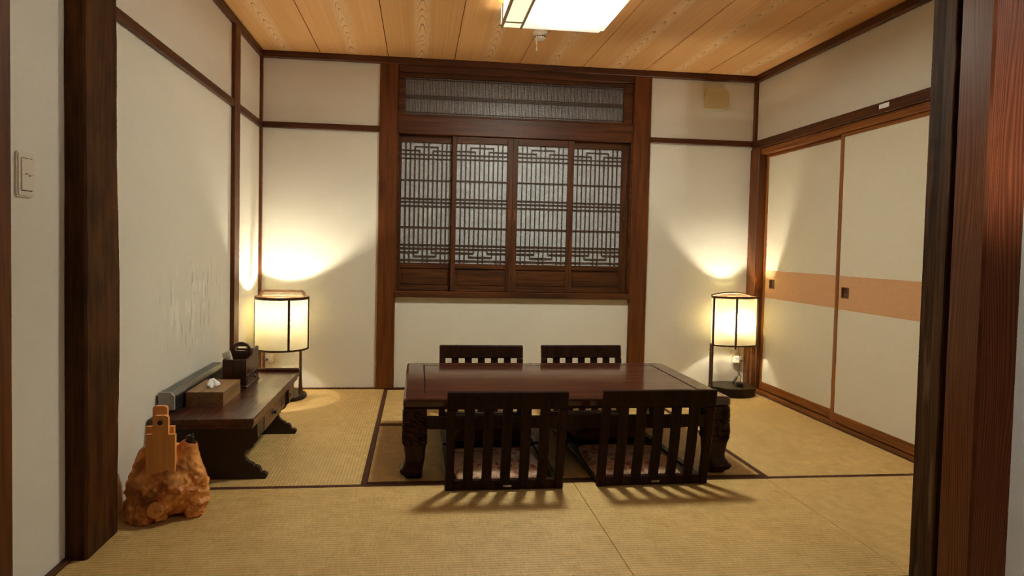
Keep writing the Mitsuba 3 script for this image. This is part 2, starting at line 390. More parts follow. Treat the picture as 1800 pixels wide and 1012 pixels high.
# mid-height rails
trim(cbox(0.018, PX0, -0.012, 0.02, 1.822, 1.863, 0.003), 'm_trim_x', 'dark horizontal rail on the back wall left of the window')
trim(cbox(PX3, 3.60, -0.012, 0.02, 1.822, 1.863, 0.003), 'm_trim_x', 'dark horizontal rail on the back wall right of the window')
trim(cbox(-0.01, 0.02, -2.18, -0.012, 1.818, 1.860, 0.003), 'm_trim_y', 'dark horizontal rail along the left wall')
trim(cbox(3.576, W + 0.03, -2.70, -0.015, 1.797, 1.858, 0.004), 'm_trim_y', 'dark beam above the sliding doors')
trim(cat(cbox(3.592, W + 0.10, -2.70, -0.10, 1.752, 1.797, 0.003), cbox(3.588, 3.593, -2.70, -0.10, 1.787, 1.791)), 'm_orange_y', 'grooved door-head rail over the sliding doors')
# floor strips
trim(cbox(0.0, W, -0.002, 0.02, -0.05, 0.010, 0.002), 'm_trim_x', 'thin brown floor strip along the back wall')
trim(cbox(-0.005, 0.020, -6.2, -2.40, -0.05, 0.012, 0.002), 'm_trim_y', 'thin brown floor strip at the foot of the left wall near the old pillar')
trim(cat(cbox(W, 3.612, -2.70, -0.10, -0.05, 0.016, 0.001), cbox(3.624, 3.638, -2.70, -0.1, -0.05, 0.016, 0.001), cbox(3.656, 3.70, -2.70, -0.1, -0.05, 0.016, 0.001), cbox(W, 3.70, -2.70, -0.1, -0.05, 0.008)),
     'm_orange_y', 'grooved wooden sill under the sliding doors')

# old irregular pillar at the left
def old_pillar():
    rings = []
    for z in np.linspace(0, CZ, 60):
        bow = 0.009 * math.exp(-((z - 0.85) / 0.35) ** 2)
        y1 = -2.190 + bow * 2.2 + 0.0015 * math.sin(z * 5)
        x1 = 0.064 + 0.003 * math.sin(z * 2.1 + 1)
        y0 = -2.400 + 0.001 * math.sin(z * 7)
        P = rounded_rect(-0.05, x1, y0, y1, 0.007, 2)
        xy = np.array(P.exterior.coords)[:-1]
        d = np.r_[0, np.cumsum(np.linalg.norm(np.diff(np.vstack([xy, xy[:1]]), axis=0), axis=1))]
        u = np.linspace(0, d[-1], 61)[:-1]
        xyc = np.vstack([xy, xy[:1]])
        q = np.stack([np.interp(u, d, xyc[:, 0]), np.interp(u, d, xyc[:, 1])], 1)
        p3 = np.c_[q, np.full(len(q), z)]
        p3[:, :2] += (meshkit.fbm(p3 * [18, 18, 10], 3)[:, None] - 0.5) * 0.0035
        rings.append(p3)
    return loft(rings)
add('old_pillar', old_pillar(), 'm_old_pillar', 40, label='rough dark old pillar standing against the left wall', kind=S)
trim(cbox(-0.01, 0.03, -2.91, -2.705, 0.0, CZ, 0.003), 'm_post', 'brown post at the left edge of the picture')

# right door post: big cedar post, sliding-door jamb in two strips
add('door_post', cbox(2.664, 2.785, -2.920, -2.808, 0, CZ, 0.006), 'm_cedar', label='thick cedar post nearest the viewer at the right', kind=S)
jp = []
def jamb():
    rings = []
    for z in np.linspace(0, CZ, 70):
        wob = 0.004 * meshkit.noise(np.array([z * 9, 3.1, 0.7])) + 0.003 * meshkit.noise(np.array([z * 31, 1.1, 5.7]))
        P = [(2.672 + wob, -2.745), (2.76, -2.745), (2.76, -2.688 + wob), (2.688, -2.688 + wob), (2.668 + wob, -2.704 + wob)]
        rings.append(np.c_[np.array(P), np.full(5, z)])
    return loft(rings)
add('door_jamb', jamb(), 'm_jamb', label='dark worn door jamb behind the cedar post at the right', kind=S)
add('door_jamb__strip', cbox(2.666, 2.76, -2.793, -2.7495, 0, CZ, 0.004), 'm_jamb')
add('door_jamb__filler', cbox(2.70, 2.77, -2.812, -2.74, 0, CZ), 'm_black')
trim(cbox(0.0, 2.665, -2.90, -2.71, 1.95, 2.06, 0.004), 'm_trim_x', 'head beam over the room opening, above the picture')

# ------------------------------------------------------------------ window_1: four sliding lattice sashes, window_2: fine slatted transom
X0, X1 = PX1, PX2
add('window_1', cat(cbox(X0, X1, -0.03, 0.12, 0.662, 0.704, 0.003), cbox(X0, X0 + 0.012, 0.005, 0.12, 0.70, 1.82), cbox(X1 - 0.012, X1, 0.005, 0.12, 0.70, 1.82)),
    'm_sash_x', label='sliding lattice window of four wooden sashes in the back wall', kind=S)
trim(cbox(X0, X1, -0.004, 0.12, 1.818, 1.948, 0.004), 'm_trim_x', 'wide brown beam between lattice window and transom')
SASH = [(0.952, 1.362, 1), (1.331, 1.770, 0), (1.770, 2.220, 0), (2.178, 2.644, 1)]
GL = [(0.970, 1.326), (1.364, 1.729), (1.807, 2.175), (2.226, 2.590)]
ZB, ZT, ZG0, ZG1 = 0.706, 1.816, 0.905, 1.768
for i, ((sx0, sx1, back), (gx0, gx1)) in enumerate(zip(SASH, GL)):
    y0 = 0.012 + back * 0.034
    y1 = y0 + 0.030
    k = 'window_1__' + nkey('sash', i)
    add(k, cat(cbox(sx0, gx0, y0, y1, ZB, ZT, 0.002), cbox(gx1, sx1, y0, y1, ZB, ZT, 0.002)), 'm_sash_z', label=['left outer lattice sash', 'left inner lattice sash', 'right inner lattice sash', 'right outer lattice sash'][i])
    add(k + '__rail', cbox(gx0, gx1, y0 + 0.001, y1, ZG1, ZT, 0.002), 'm_sash_x')
    add(k + '__rail_001', cbox(gx0, gx1, y0 + 0.001, y1, 0.868, ZG0, 0.002), 'm_sash_x')
    add(k + '__rail_002', cbox(gx0, gx1, y0 + 0.001, y1, ZB, 0.738, 0.002), 'm_sash_x')
    add(k + '__skirt_board', cat(cbox(gx0, gx1, y0 + 0.012, y1 - 0.004, 0.736, 0.87), cbox(gx0 + 0.014, gx1 - 0.014, y0 + 0.008, y0 + 0.013, 0.750, 0.856, 0.003)), 'm_sash_x')
    add(k + '__pane', cbox(gx0, gx1, y0 + 0.018, y0 + 0.022, ZG0 - 0.004, ZG1 + 0.004), 'm_frosted')
    n = [0]
    def bar(x0, x1, z0, z1, d=0.0):
        ubox(k + '__' + nkey('lattice_bar', n[0]), x0, x1, y0 + 0.006 - d, y0 + 0.018, z0, z1, 'm_lattice'); n[0] += 1
    w = gx1 - gx0
    sp, hb = w / 11.0, 0.0034
    gz = lambda f: ZG1 - (ZG1 - ZG0) * f          # 0 top .. 1 bottom
    # rows as fractions measured from the photograph
    R = dict(br=0.045, h1=0.075, h2=0.1, h3=0.135)
    fr = lambda y: (y - 68) / (790 - 68.0)
    top_br, h1, h2, h3 = fr(92), fr(115), fr(138), fr(163)
    b3, b2, b1, bot_br, last = fr(679), fr(700), fr(724), fr(748), fr(771)
    mids = [fr(292), fr(402), fr(422), fr(446), fr(573)]
    xb = [gx0 + sp * (j + 1) for j in range(10)]
    for j in range(10):
        a, b = 0.0, 1.0
        if j in (2, 7): a, b = top_br, bot_br
        if j in (3, 6): a, b = h1, b1
        bar(xb[j] - hb, xb[j] + hb, gz(b) - (hb if b < 1 else 0), gz(a) + (hb if a > 0 else 0))
    for f in [h2, h3] + mids + [b3, b2, last]:
        bar(gx0, gx1, gz(f) - hb, gz(f) + hb, 0.002)
    for f in (h1, b1):
        bar(gx0, xb[3], gz(f) - hb, gz(f) + hb, 0.002)
        bar(xb[6], gx1, gz(f) - hb, gz(f) + hb, 0.002)
    for f in (top_br, bot_br):
        bar(xb[2], xb[7], gz(f) - hb, gz(f) + hb, 0.002)
# catches on the two inner stiles
for i, xc in enumerate((1.751, 1.789)):
    k = f'window_1__sash_{i + 1:03d}__catch'
    add(k, cat(cbox(xc - 0.010, xc + 0.010, 0.008, 0.013, 1.225, 1.300, 0.003), tube([(xc, 0.009, 1.245), (xc, 0.004, 1.245)], 0.006, 10), tube([(xc, 0.009, 1.281), (xc, 0.004, 1.281)], 0.006, 10)), 'm_bronze', label='small bronze catch plate')
add('window_1__sash__pull', tube([(0.959, 0.047, 1.262), (0.959, 0.043, 1.262)], 0.007, 10), 'm_bronze')
add('window_1__sash_003__pull', tube([(2.617, 0.047, 1.262), (2.617, 0.043, 1.262)], 0.007, 10), 'm_bronze')

add('window_2', cat(cbox(X0, 0.992, 0.03, 0.07, 1.948, 2.30, 0.003), cbox(2.588, X1, 0.03, 0.07, 1.948, 2.30, 0.003), cbox(0.99, 2.59, 0.028, 0.07, 2.226, 2.30, 0.003), cbox(0.99, 2.59, 0.028, 0.07, 1.948, 1.966, 0.003)),
    'm_sash_x', label='transom above the lattice window with fine close vertical slats', kind=S)
trim(cbox(X0, X1, 0.0, 0.07, 2.252, 2.31, 0.004), 'm_trim_x', 'brown head board above the slatted transom')
add('window_2__pane', cbox(0.985, 2.595, 0.0545, 0.060, 1.962, 2.230), 'm_frosted')
NS = 150
for j in range(NS):
    x = 0.994 + (j + 0.5) * (2.586 - 0.994) / NS
    ubox('window_2__' + nkey('slat', j), x - 0.0024, x + 0.0024, 0.0485, 0.0535, 1.964, 2.228, 'm_lattice')
for j, z in enumerate((1.981, 2.079, 2.090, 2.101, 2.213)):
    ubox('window_2__' + nkey('cross_rail', j), 0.992, 2.588, 0.0435, 0.0487, z - 0.003, z + 0.003, 'm_lattice')

# ------------------------------------------------------------------ sliding doors (fusuma)
def fusuma(i, y0, y1, x, hy0, hy1, label):
    k = f'door_{i}'
    zb, zt = 0.020, 1.752
    tag(k, label, kind=S)
    st = 0.032
    add(k + '__stile', cbox(x, x + 0.022, y1 - st, y1, zb, zt, 0.003), 'm_orange_z')
    add(k + '__stile_001', cbox(x, x + 0.022, y0, y0 + st, zb, zt, 0.003), 'm_orange_z')
    add(k + '__rail', cbox(x, x + 0.022, y0 + st, y1 - st, zt - 0.024, zt, 0.003), 'm_orange_y')
    add(k + '__rail_001', cbox(x, x + 0.022, y0 + st, y1 - st, zb, 0.078, 0.003), 'm_orange_y')
    a, b = y0 + st, y1 - st
    add(k + '__paper', cat(cbox(x + 0.004, x + 0.018, a, b, 0.078, 0.701), cbox(x + 0.004, x + 0.018, a, b, 0.902, zt - 0.024)), 'm_fusuma', label='cream paper field')
    hz0, hz1 = 0.772, 0.836
    add(k + '__band', cat(cbox(x + 0.004, x + 0.018, a, b, 0.701, hz0), cbox(x + 0.004, x + 0.018, a, b, hz1, 0.902), cbox(x + 0.004, x + 0.018, a, hy0, hz0, hz1), cbox(x + 0.004, x + 0.018, hy1, b, hz0, hz1)), 'm_band', label='tan paper band at mid-height')
    t = 0.007
    add(k + '__handle', cat(cbox(x + 0.000, x + 0.016, hy0, hy0 + t, hz0, hz1, 0.001), cbox(x, x + 0.016, hy1 - t, hy1, hz0, hz1, 0.001), cbox(x, x + 0.016, hy0 + t, hy1 - t, hz0, hz0 + t, 0.001), cbox(x, x + 0.016, hy0 + t, hy1 - t, hz1 - t, hz1, 0.001),
                            cbox(x + 0.013, x + 0.017, hy0 + t, hy1 - t, hz0 + t, hz1 - t)), 'm_drawer', label='square recessed wooden finger pull')
fusuma(1, -1.000, -0.105, 3.640, -0.258, -0.196, 'far cream sliding door with a tan band, next to the right floor lamp')
fusuma(2, -1.930, -0.966, 3.608, -1.086, -1.022, 'near cream sliding door with a tan band, partly hidden by the right post')

# ------------------------------------------------------------------ ceiling lamp
LX0, LX1, LY0, LY1, LZ0, LZ1 = 1.525, 2.085, -1.640, -1.085, 2.222, 2.318
tag('ceiling_lamp', 'square white ceiling lamp with wooden strips, glowing', 'ceiling lamp')
def emit(key, mesh, rad, weight=0.15):
    add(key, mesh, 'm_washi_panel'); scene[key]['emitter'] = {'type': 'area', 'radiance': rgb(rad), 'sampling_weight': float(weight)}
add('ceiling_lamp__mount', cbox(LX0 + 0.06, LX1 - 0.06, LY0 + 0.06, LY1 - 0.06, LZ1 - 0.004, CZ, 0.004), 'm_white_plastic')
DX0, DX1, DY0, DY1 = LX0 + 0.115, LX1 - 0.004, LY0 + 0.004, LY1 - 0.045
dcx, dcy = (DX0 + DX1) / 2, (DY0 + DY1) / 2
zone_r = [0.08, 0.13, 0.175, 0.200, 0.217, 0.234, 0.252, 0.272]
zone_k = [3.6, 1.85, 0.5, 0.11, 0.05, 0.028, 0.0200, 0.0155, 0.0125]
zone_w = [2.2, 2.0, 0.9, 0.25, 0.12, 0.06, 0.06, 0.06, 0.06]
dp = sbox(DX0, DY0, DX1, DY1)
nz = 0
for i, kk in enumerate(zone_k):
    P = dp.intersection(Point(dcx, dcy).buffer(zone_r[i], quad_segs=20)) if i < 8 else dp
    if i: P = P.difference(Point(dcx, dcy).buffer(zone_r[i - 1], quad_segs=20))
    for g in getattr(P, 'geoms', [P]):
        emit('ceiling_lamp__' + nkey('diffuser', nz), prism(g, 0.018, 'xy', LZ0 - 0.006), [x * kk for x in LAMP_WHITE], zone_w[i]); nz += 1
WARM = [x * y for x, y in zip(LAMP_WHITE, (0.0122, 0.0116, 0.0100))]
SIDE = [x * 0.024 for x in LAMP_WHITE]
emit('ceiling_lamp__end_panel', cat(cbox(LX0 + 0.014, LX0 + 0.103, LY0 + 0.004, LY1 - 0.09, LZ0, LZ0 + 0.012), cbox(LX0 + 0.010, LX0 + 0.103, LY1 - 0.08, LY1 - 0.002, LZ0, LZ0 + 0.012)), WARM)
emit('ceiling_lamp__rim', cbox(LX0 + 0.115, LX1 - 0.016, LY1 - 0.044, LY1, LZ0 + 0.0, LZ0 + 0.012), [x * 0.0100 for x in LAMP_WHITE])
emit('ceiling_lamp__side_panel', cbox(LX0, LX0 + 0.008, LY0 + 0.008, LY1 - 0.008, LZ0 + 0.012, LZ1), SIDE)
emit('ceiling_lamp__side_panel_001', cbox(LX1 - 0.008, LX1, LY0 + 0.008, LY1 - 0.008, LZ0 + 0.012, LZ1), SIDE)
emit('ceiling_lamp__side_panel_002', cbox(LX0, LX1, LY1 - 0.008, LY1, LZ0 + 0.012, LZ1), SIDE)
emit('ceiling_lamp__side_panel_003', cbox(LX0, LX1, LY0, LY0 + 0.008, LZ0 + 0.012, LZ1), SIDE)
STR = [(LX0, LX0 + 0.012, LY0, LY1, LZ0 - 0.004, LZ0 + 0.014), (LX0 + 0.103, LX0 + 0.115, LY0, LY1, LZ0 - 0.006, LZ0 + 0.014), (LX0 + 0.012, LX0 + 0.103, LY1 - 0.090, LY1 - 0.080, LZ0 - 0.004, LZ0 + 0.014),
       (LX0 - 0.004, LX0 + 0.004, LY1 - 0.09, LY1 - 0.078, LZ0 + 0.0, LZ1), (LX0 + 0.115, LX1 - 0.004, LY1 - 0.0465, LY1 - 0.0435, LZ0 - 0.005, LZ0 + 0.01)]
for i, b in enumerate(STR):
    add('ceiling_lamp__' + nkey('wood_strip', i), cbox(*b, 0.001), 'm_strip', label='slim wooden strip')

# smoke alarm with pull string
sc = (1.815, -0.690)
tag('smoke_alarm', 'small white round smoke alarm with pull string on the ceiling boards', 'smoke alarm')
add('smoke_alarm__base', lathe([(0.046, 0.0), (0.046, -0.016), (0.043, -0.020)], 40, (*sc, CZ)), 'm_white_plastic', 30)
add('smoke_alarm__head', lathe([(0.034, -0.018), (0.034, -0.024), (0.030, -0.026), (0.030, -0.036), (0.033, -0.037), (0.031, -0.046), (0.02, -0.050)], 40, (*sc, CZ)), 'm_white_plastic', 30)
for j in range(14):
    a = 2 * math.pi * j / 14
    c0 = np.array([sc[0] + 0.0305 * math.cos(a), sc[1] + 0.0305 * math.sin(a), CZ - 0.031])
    m = trimesh.creation.box(extents=[0.004, 0.008, 0.007]); m.apply_transform(trimesh.transformations.rotation_matrix(a, [0, 0, 1])); m.apply_translation(c0)
    add('smoke_alarm__' + nkey('slot', j), m, 'm_slit')
px, py = sc[0] - 0.026, sc[1] - 0.022
add('smoke_alarm__pull_string', cat(tube([(px, py, CZ - 0.02), (px - 0.002, py, CZ - 0.06), (px + 0.002, py, CZ - 0.085), (px + 0.003, py, CZ - 0.105)], 0.0022, 8), lathe([(0.0045, 0), (0.0055, -0.012), (0.004, -0.03)], 12, (px, py, CZ - 0.05))), 'm_white_plastic')
add('smoke_alarm__pull_tag', lathe([(0.003, 0), (0.0042, -0.01), (0.003, -0.024)], 12, (px + 0.003, py, CZ - 0.10)), 'm_tissue')

# vent cover on the back wall
tag('vent_cover', 'beige square vent cover high on the back wall right of the window', 'vent cover')
VP = Polygon([(3.190, 2.085), (3.345, 2.085), (3.366, 2.110), (3.366, 2.205), (3.345, 2.232), (3.190, 2.232)])
add('vent_cover__cover', prism(VP.buffer(-0.004).buffer(0.004), 0.012, 'xz', -0.036), 'm_beige_plastic')
add('vent_cover__body', prism(VP.buffer(-0.012), 0.042, 'xz', -0.026), 'm_beige_plastic')
# wall switch
tag('wall_switch', 'white two-rocker switch plate on the left wall near the old pillar', 'light switch')
SP = rounded_rect(-2.643, -2.563, 1.142, 1.268, 0.010)
sw = prism(SP, 0.006, 'yz', 0.0)
add('wall_switch__plate', cat(sw, prism(SP.buffer(-0.004), 0.009, 'yz', 0.0)), 'm_white_plastic')
for i, (a, b) in enumerate(((1.2055, 1.2490), (1.1610, 1.2045))):
    add('wall_switch__' + nkey('rocker', i), cbox(0.006, 0.0125, -2.630, -2.576, a, b, 0.001), 'm_white_plastic')
add('wall_switch__gap', cbox(0.0085, 0.0095, -2.628, -2.578, 1.2492, 1.2512), 'm_slit')
add('wall_switch__gap_001', cbox(0.0085, 0.0095, -2.628, -2.578, 1.1588, 1.1608), 'm_slit')
add('wall_switch__lamp', cat(cbox(0.0125, 0.0132, -2.614, -2.606, 1.2065, 1.2090), cbox(0.0125, 0.0132, -2.600, -2.590, 1.2010, 1.2035)), 'm_slit')
# sticker on the door head
add('sticker', cbox(3.5745, 3.5775, -1.388, -1.316, 1.822, 1.846), 'm_tissue', label='tiny white sticker on the dark beam above the sliding doors', category='sticker')

# ------------------------------------------------------------------ low table
TX0, TX1, TY0, TY1, TZ = 1.048, 2.558, -1.758, -0.905, 0.360
tag('low_table', 'large glossy dark rosewood low table with carved scroll feet', 'table')
def table_top():
    outer = rounded_rect(TX0, TX1, TY0, TY1, 0.012, 4)
    rings = []
    prof = [(0.020, TZ - 0.047), (0.008, TZ - 0.045), (0.0, TZ - 0.036), (0.0, TZ - 0.014), (0.0015, TZ - 0.009), (0.005, TZ - 0.0035), (0.010, TZ - 0.0008), (0.014, TZ)]
    for ins, z in prof:
        P = rounded_rect(TX0 + ins, TX1 - ins, TY0 + ins, TY1 - ins, 0.016, 6)
        rings.append(np.c_[np.array(P.exterior.coords)[:-1], np.full(len(P.exterior.coords) - 1, z)])
    return loft(rings, cap=False)
GX0, GX1, GY0, GY1 = 1.140, 2.469, -1.660, -0.985
inner_edge = rounded_rect(TX0 + 0.014, TX1 - 0.014, TY0 + 0.014, TY1 - 0.014, 0.016, 6)
flat = inner_edge.difference(sbox(GX0, GY0, GX1, GY1))
fl = trimesh.creation.extrude_polygon(flat, 0.012, engine='earcut'); fl.apply_translation([0, 0, TZ - 0.012])
under = prism(rounded_rect(TX0 + 0.020, TX1 - 0.020, TY0 + 0.020, TY1 - 0.020, 0.016, 6), 0.030, 'xy', TZ - 0.047)
add('low_table__top_frame', cat(table_top(), fl, under), 'm_rosewood', 40)
add('low_table__groove', cbox(GX0, GX1, GY0, GY1, TZ - 0.012, TZ - 0.006), 'm_groove')
add('low_table__top_panel', cbox(GX0 + 0.006, GX1 - 0.006, GY0 + 0.006, GY1 - 0.006, TZ - 0.010, TZ - 0.0006, 0.002), 'm_rosewood')

def table_leg(sx, sy):
    """sx, sy: outward direction; cabriole leg with a scroll foot"""
    cx = TX0 + 0.052 if sx < 0 else TX1 - 0.052
    cy = TY0 + 0.052 if sy < 0 else TY1 - 0.052
    hz = [(0.000, 0.036, 0.000), (0.012, 0.040, 0.004), (0.022, 0.046, 0.010), (0.034, 0.050, 0.012), (0.044, 0.050, 0.012), (0.052, 0.045, 0.006), (0.060, 0.045, 0.003), (0.068, 0.042, -0.001), (0.085, 0.0425, -0.004),
          (0.115, 0.0455, -0.003), (0.140, 0.0480, -0.002), (0.148, 0.0485, -0.002), (0.152, 0.052, -0.002), (0.158, 0.053, -0.001), (0.18, 0.053, 0.0), (0.22, 0.052, 0.0), (0.26, 0.051, 0.0), (0.315, 0.0505, 0.0)]
    hz = np.array(hz)
    zs = np.r_[np.linspace(0, 0.15, 34), np.linspace(0.153, 0.315, 44)]
    n = 72
    rings = []
    for z in zs:
        h, o = np.interp(z, hz[:, 0], hz[:, 1]), np.interp(z, hz[:, 0], hz[:, 2])
        P = rounded_rect(-h, h, -h, h, min(0.014, h * 0.3), 6)
        xy = np.array(P.exterior.coords)[:-1]
        c = np.vstack([xy, xy[:1]]); d = np.r_[0, np.cumsum(np.linalg.norm(np.diff(c, axis=0), axis=1))]
        u = np.linspace(0, d[-1], n + 1)[:-1]
        q = np.stack([np.interp(u, d, c[:, 0]), np.interp(u, d, c[:, 1])], 1)
        if z > 0.156 and z < 0.305:   # carved cloud relief
            p3 = np.c_[q, np.full(n, z)]
            s = np.sin(45 * meshkit.fbm(p3 * [26, 26, 26] + [cx * 7, cy * 5, 0], 2))
            ridge = np.exp(-(((q[:, 0] * sx + q[:, 1] * sy) * 0.75 - (z - 0.23) * 0.9) / 0.006) ** 2)
            q = q * (1 - 0.0035 / 0.05 * np.clip(s, -0.6, 0.6)[:, None] + 0.05 * ridge[:, None])
        q = q + [o * sx, o * sy]
        rings.append(np.c_[q[:, 0] + cx, q[:, 1] + cy, np.full(n, z)])
    return loft(rings)
for i, (sx, sy) in enumerate(((-1, -1), (1, -1), (-1, 1), (1, 1))):
    add('low_table__' + nkey('leg', i), table_leg(sx, sy), 'm_rose_leg', 35)
# rails below the top with a slot above, and curved corner brackets
def rail_poly(a, b):
    pts = [(a, 0.222), (a + 0.03, 0.218)] + [(a + (b - a) * t, 0.217 + 0.004 * math.cos(t * 6 * math.pi)) for t in np.linspace(0.05, 0.95, 25)] + [(b - 0.03, 0.218), (b, 0.222), (b, 0.272), (a, 0.272)]
    return Polygon(pts)
ra, rb = TX0 + 0.098, TX1 - 0.098
add('low_table__rail', prism(rail_poly(ra, rb), 0.024, 'xz', TY0 + 0.014), 'm_rose_leg')
add('low_table__rail_001', prism(rail_poly(ra, rb), 0.024, 'xz', TY1 - 0.038), 'm_rose_leg')
yc, yd = TY0 + 0.098, TY1 - 0.098
add('low_table__rail_002', prism(rail_poly(yc, yd), 0.024, 'yz', TX0 + 0.014), 'm_rose_leg')
add('low_table__rail_003', prism(rail_poly(yc, yd), 0.024, 'yz', TX1 - 0.038), 'm_rose_leg')
def brackets(a, b, plane, at):
    def br(x, s, r):
        arc = [(x + s * (r - r * math.sin(t)), 0.314 - (r - r * math.cos(t)) ) for t in np.linspace(0, math.pi / 2, 8)]
        return Polygon([(x, 0.314)] + arc)
    strip = sbox(a, 0.306, b, 0.314)
    return cat(prism(br(a, 1, 0.02), 0.02, plane, at), prism(br(b, -1, 0.034), 0.02, plane, at), prism(strip, 0.02, plane, at))
ap = [brackets(ra, rb, 'xz', TY0 + 0.018), brackets(ra, rb, 'xz', TY1 - 0.038), brackets(yc, yd, 'yz', TX0 + 0.018), brackets(yc, yd, 'yz', TX1 - 0.038)]
for i, m in enumerate(ap):
    add('low_table__' + nkey('apron', i), m, 'm_rose_leg')
for i, (x, y) in enumerate(((rb - 0.012, TY0 + 0.026), (ra + 0.012, TY1 - 0.026))):
    add('low_table__' + nkey('carved_scroll', i), lathe([(0.004, 0.0), (0.012, 0.004), (0.014, 0.010), (0.009, 0.016), (0.003, 0.018)], 16, (x, y, 0.270)), 'm_rose_leg', 40)
for j in range(9):   # row of carved beads on the right front leg
    t = j / 8.0
    bd = trimesh.creation.icosphere(subdivisions=2, radius=0.0032); bd.apply_translation([TX1 - 0.012 - 0.060 * t, TY0 - 0.0035, 0.292 - 0.085 * t])
    add('low_table__leg_001__' + nkey('carved_bead', j), bd, 'm_rose_leg', True)

# ------------------------------------------------------------------ legless floor chairs
CW, CD, CH, LEAN = 0.505, 0.520, 0.435, 0.070
def chair_parts():
    """local: back edge at y=0, seat towards +y, backrest leaning towards -y"""
    parts = {}
    SH = np.eye(4); SH[1, 2] = -LEAN / CH
    h = CW / 2
    st = 0.036
    def back(m): return moved(m, SH)
    parts['seat'] = ('m_chair_seat', cat(cbox(-h + 0.004, h - 0.004, 0.004, CD, 0.0, 0.018, 0.004), cbox(-h + 0.004, -h + 0.035, 0.004, CD, 0.017, 0.026, 0.003), cbox(h - 0.035, h - 0.004, 0.004, CD, 0.017, 0.026, 0.003)))
    parts['bottom_rail'] = ('m_chair', back(cbox(-h + st, h - st, -0.010, 0.014, 0.003, 0.046, 0.003)))
    parts['top_rail'] = ('m_chair', back(cbox(-h, h, -0.012, 0.014, CH - 0.075, CH, 0.004)))
    parts['stile'] = ('m_chair', back(cbox(-h, -h + st, -0.011, 0.015, 0.0, CH - 0.074, 0.004)))
    parts['stile_001'] = ('m_chair', back(cbox(h - st, h, -0.011, 0.015, 0.0, CH - 0.074, 0.004)))
    inner = CW - 2 * st
    sw_ = 0.041
    gap = (inner - 5 * sw_) / 6
    for j in range(5):
        x = -h + st + gap + j * (sw_ + gap)
        # slats: a gentle S-curve in depth
        rings = []
        for z in np.linspace(0.044, CH - 0.073, 9):
            d = 0.010 * math.sin((z - 0.034) / (CH - 0.107) * math.pi)
            rings.append(np.array([[x, -0.006 - d, z], [x + sw_, -0.006 - d, z], [x + sw_, 0.008 - d, z], [x, 0.008 - d, z]]))
        parts[nkey('slat', j)] = ('m_chair', back(loft(rings)))
    parts['maker_plate'] = ('m_metal', back(cbox(-0.018 + 0.01, 0.018 + 0.01, -0.0115, -0.0098, 0.014, 0.023)))
    return {k: mikit.ply(m, mat) for k, (mat, m) in parts.items()}
CP = chair_parts()
def cushion_mesh():
    n = 40
    u = np.linspace(-1, 1, n)
    U, V = np.meshgrid(u, u, indexing='ij')
    def sq(a): return np.sign(a) * np.abs(a) ** 1.0
    e = np.clip(1 - np.abs(U) ** 8, 0, 1) ** 0.5 * np.clip(1 - np.abs(V) ** 8, 0, 1) ** 0.5
    hx = 0.205 * U * (1 - 0.04 * (V ** 2)) ; hy = 0.205 * V * (1 - 0.04 * (U ** 2))
    puff = 0.62 + 0.38 * np.clip(1 - U ** 2, 0, 1) * np.clip(1 - V ** 2, 0, 1)
    pts = np.stack([U * 9, V * 9, U * 0 + 2], -1)
    wr = (meshkit.fbm(pts, 3) - 0.5) * 0.006
    ztop = 0.010 + e * (0.034 * puff + wr)
    zbot = 0.010 - e * 0.009
    top = np.stack([hx, hy, ztop], -1).reshape(-1, 3); bot = np.stack([hx, hy, zbot], -1).reshape(-1, 3)
    f = []
    for i in range(n - 1):
        for j in range(n - 1):
            a, b, c, d = i * n + j, (i + 1) * n + j, (i + 1) * n + j + 1, i * n + j + 1
            f += [[a, b, c], [a, c, d]]
            o = n * n
            f += [[o + a, o + c, o + b], [o + a, o + d, o + c]]
    m = trimesh.Trimesh(np.vstack([top, bot]), f); m.merge_vertices(); m.fix_normals()
    return m
CUSH = mikit.ply(cushion_mesh(), 'm_floral', True)
CUSH2 = {**CUSH, 'bsdf': {'type': 'ref', 'id': 'm_dark_cushion'}}
CHAIRS = [  # x, y (back edge), rotation, cushion offset
    (1.484, -1.888, 0.0, 'dark slatted legless chair at the front left of the low table', 'floral pink cushion on the front left legless chair', 0.235, -0.008),
    (2.143, -1.868, 1.2, 'dark slatted legless chair at the front right of the low table', 'floral pink cushion on the front right legless chair, reaching past its seat edge', 0.235, -0.03),
    (1.490, -0.815, 180.0, 'dark slatted legless chair behind the low table on its left', 'thick dark brown cushion under the table on the rear left legless chair', 0.315, 0.0),
    (2.112, -0.800, 181.5, 'dark slatted legless chair behind the low table on its right', 'thick dark brown cushion under the table on the rear right legless chair', 0.315, 0.0)]
for i, (x, y, r, lb, lc, off, ox) in enumerate(CHAIRS):
    k = nkey('floor_chair', i)
    M = T().translate([x, y, 0.0008]).rotate([0, 0, 1], r)
    tag(k, lb, 'chair', 'legless chairs around the low table')
    for part, d in CP.items():
        scene[f'{k}__{part}'] = {**d, 'to_world': M}
    q = nkey('cushion', i)
    scene[q] = {**(CUSH if i < 2 else CUSH2), 'to_world': M @ T().translate([ox, off, 0.0175]).rotate([0, 0, 1], [2, -4, 1, 3][i]) @ T().scale([1, 1, 1.0 if i < 2 else 1.9])}
    tag(q, lc, 'cushion', 'cushions on the legless chairs')

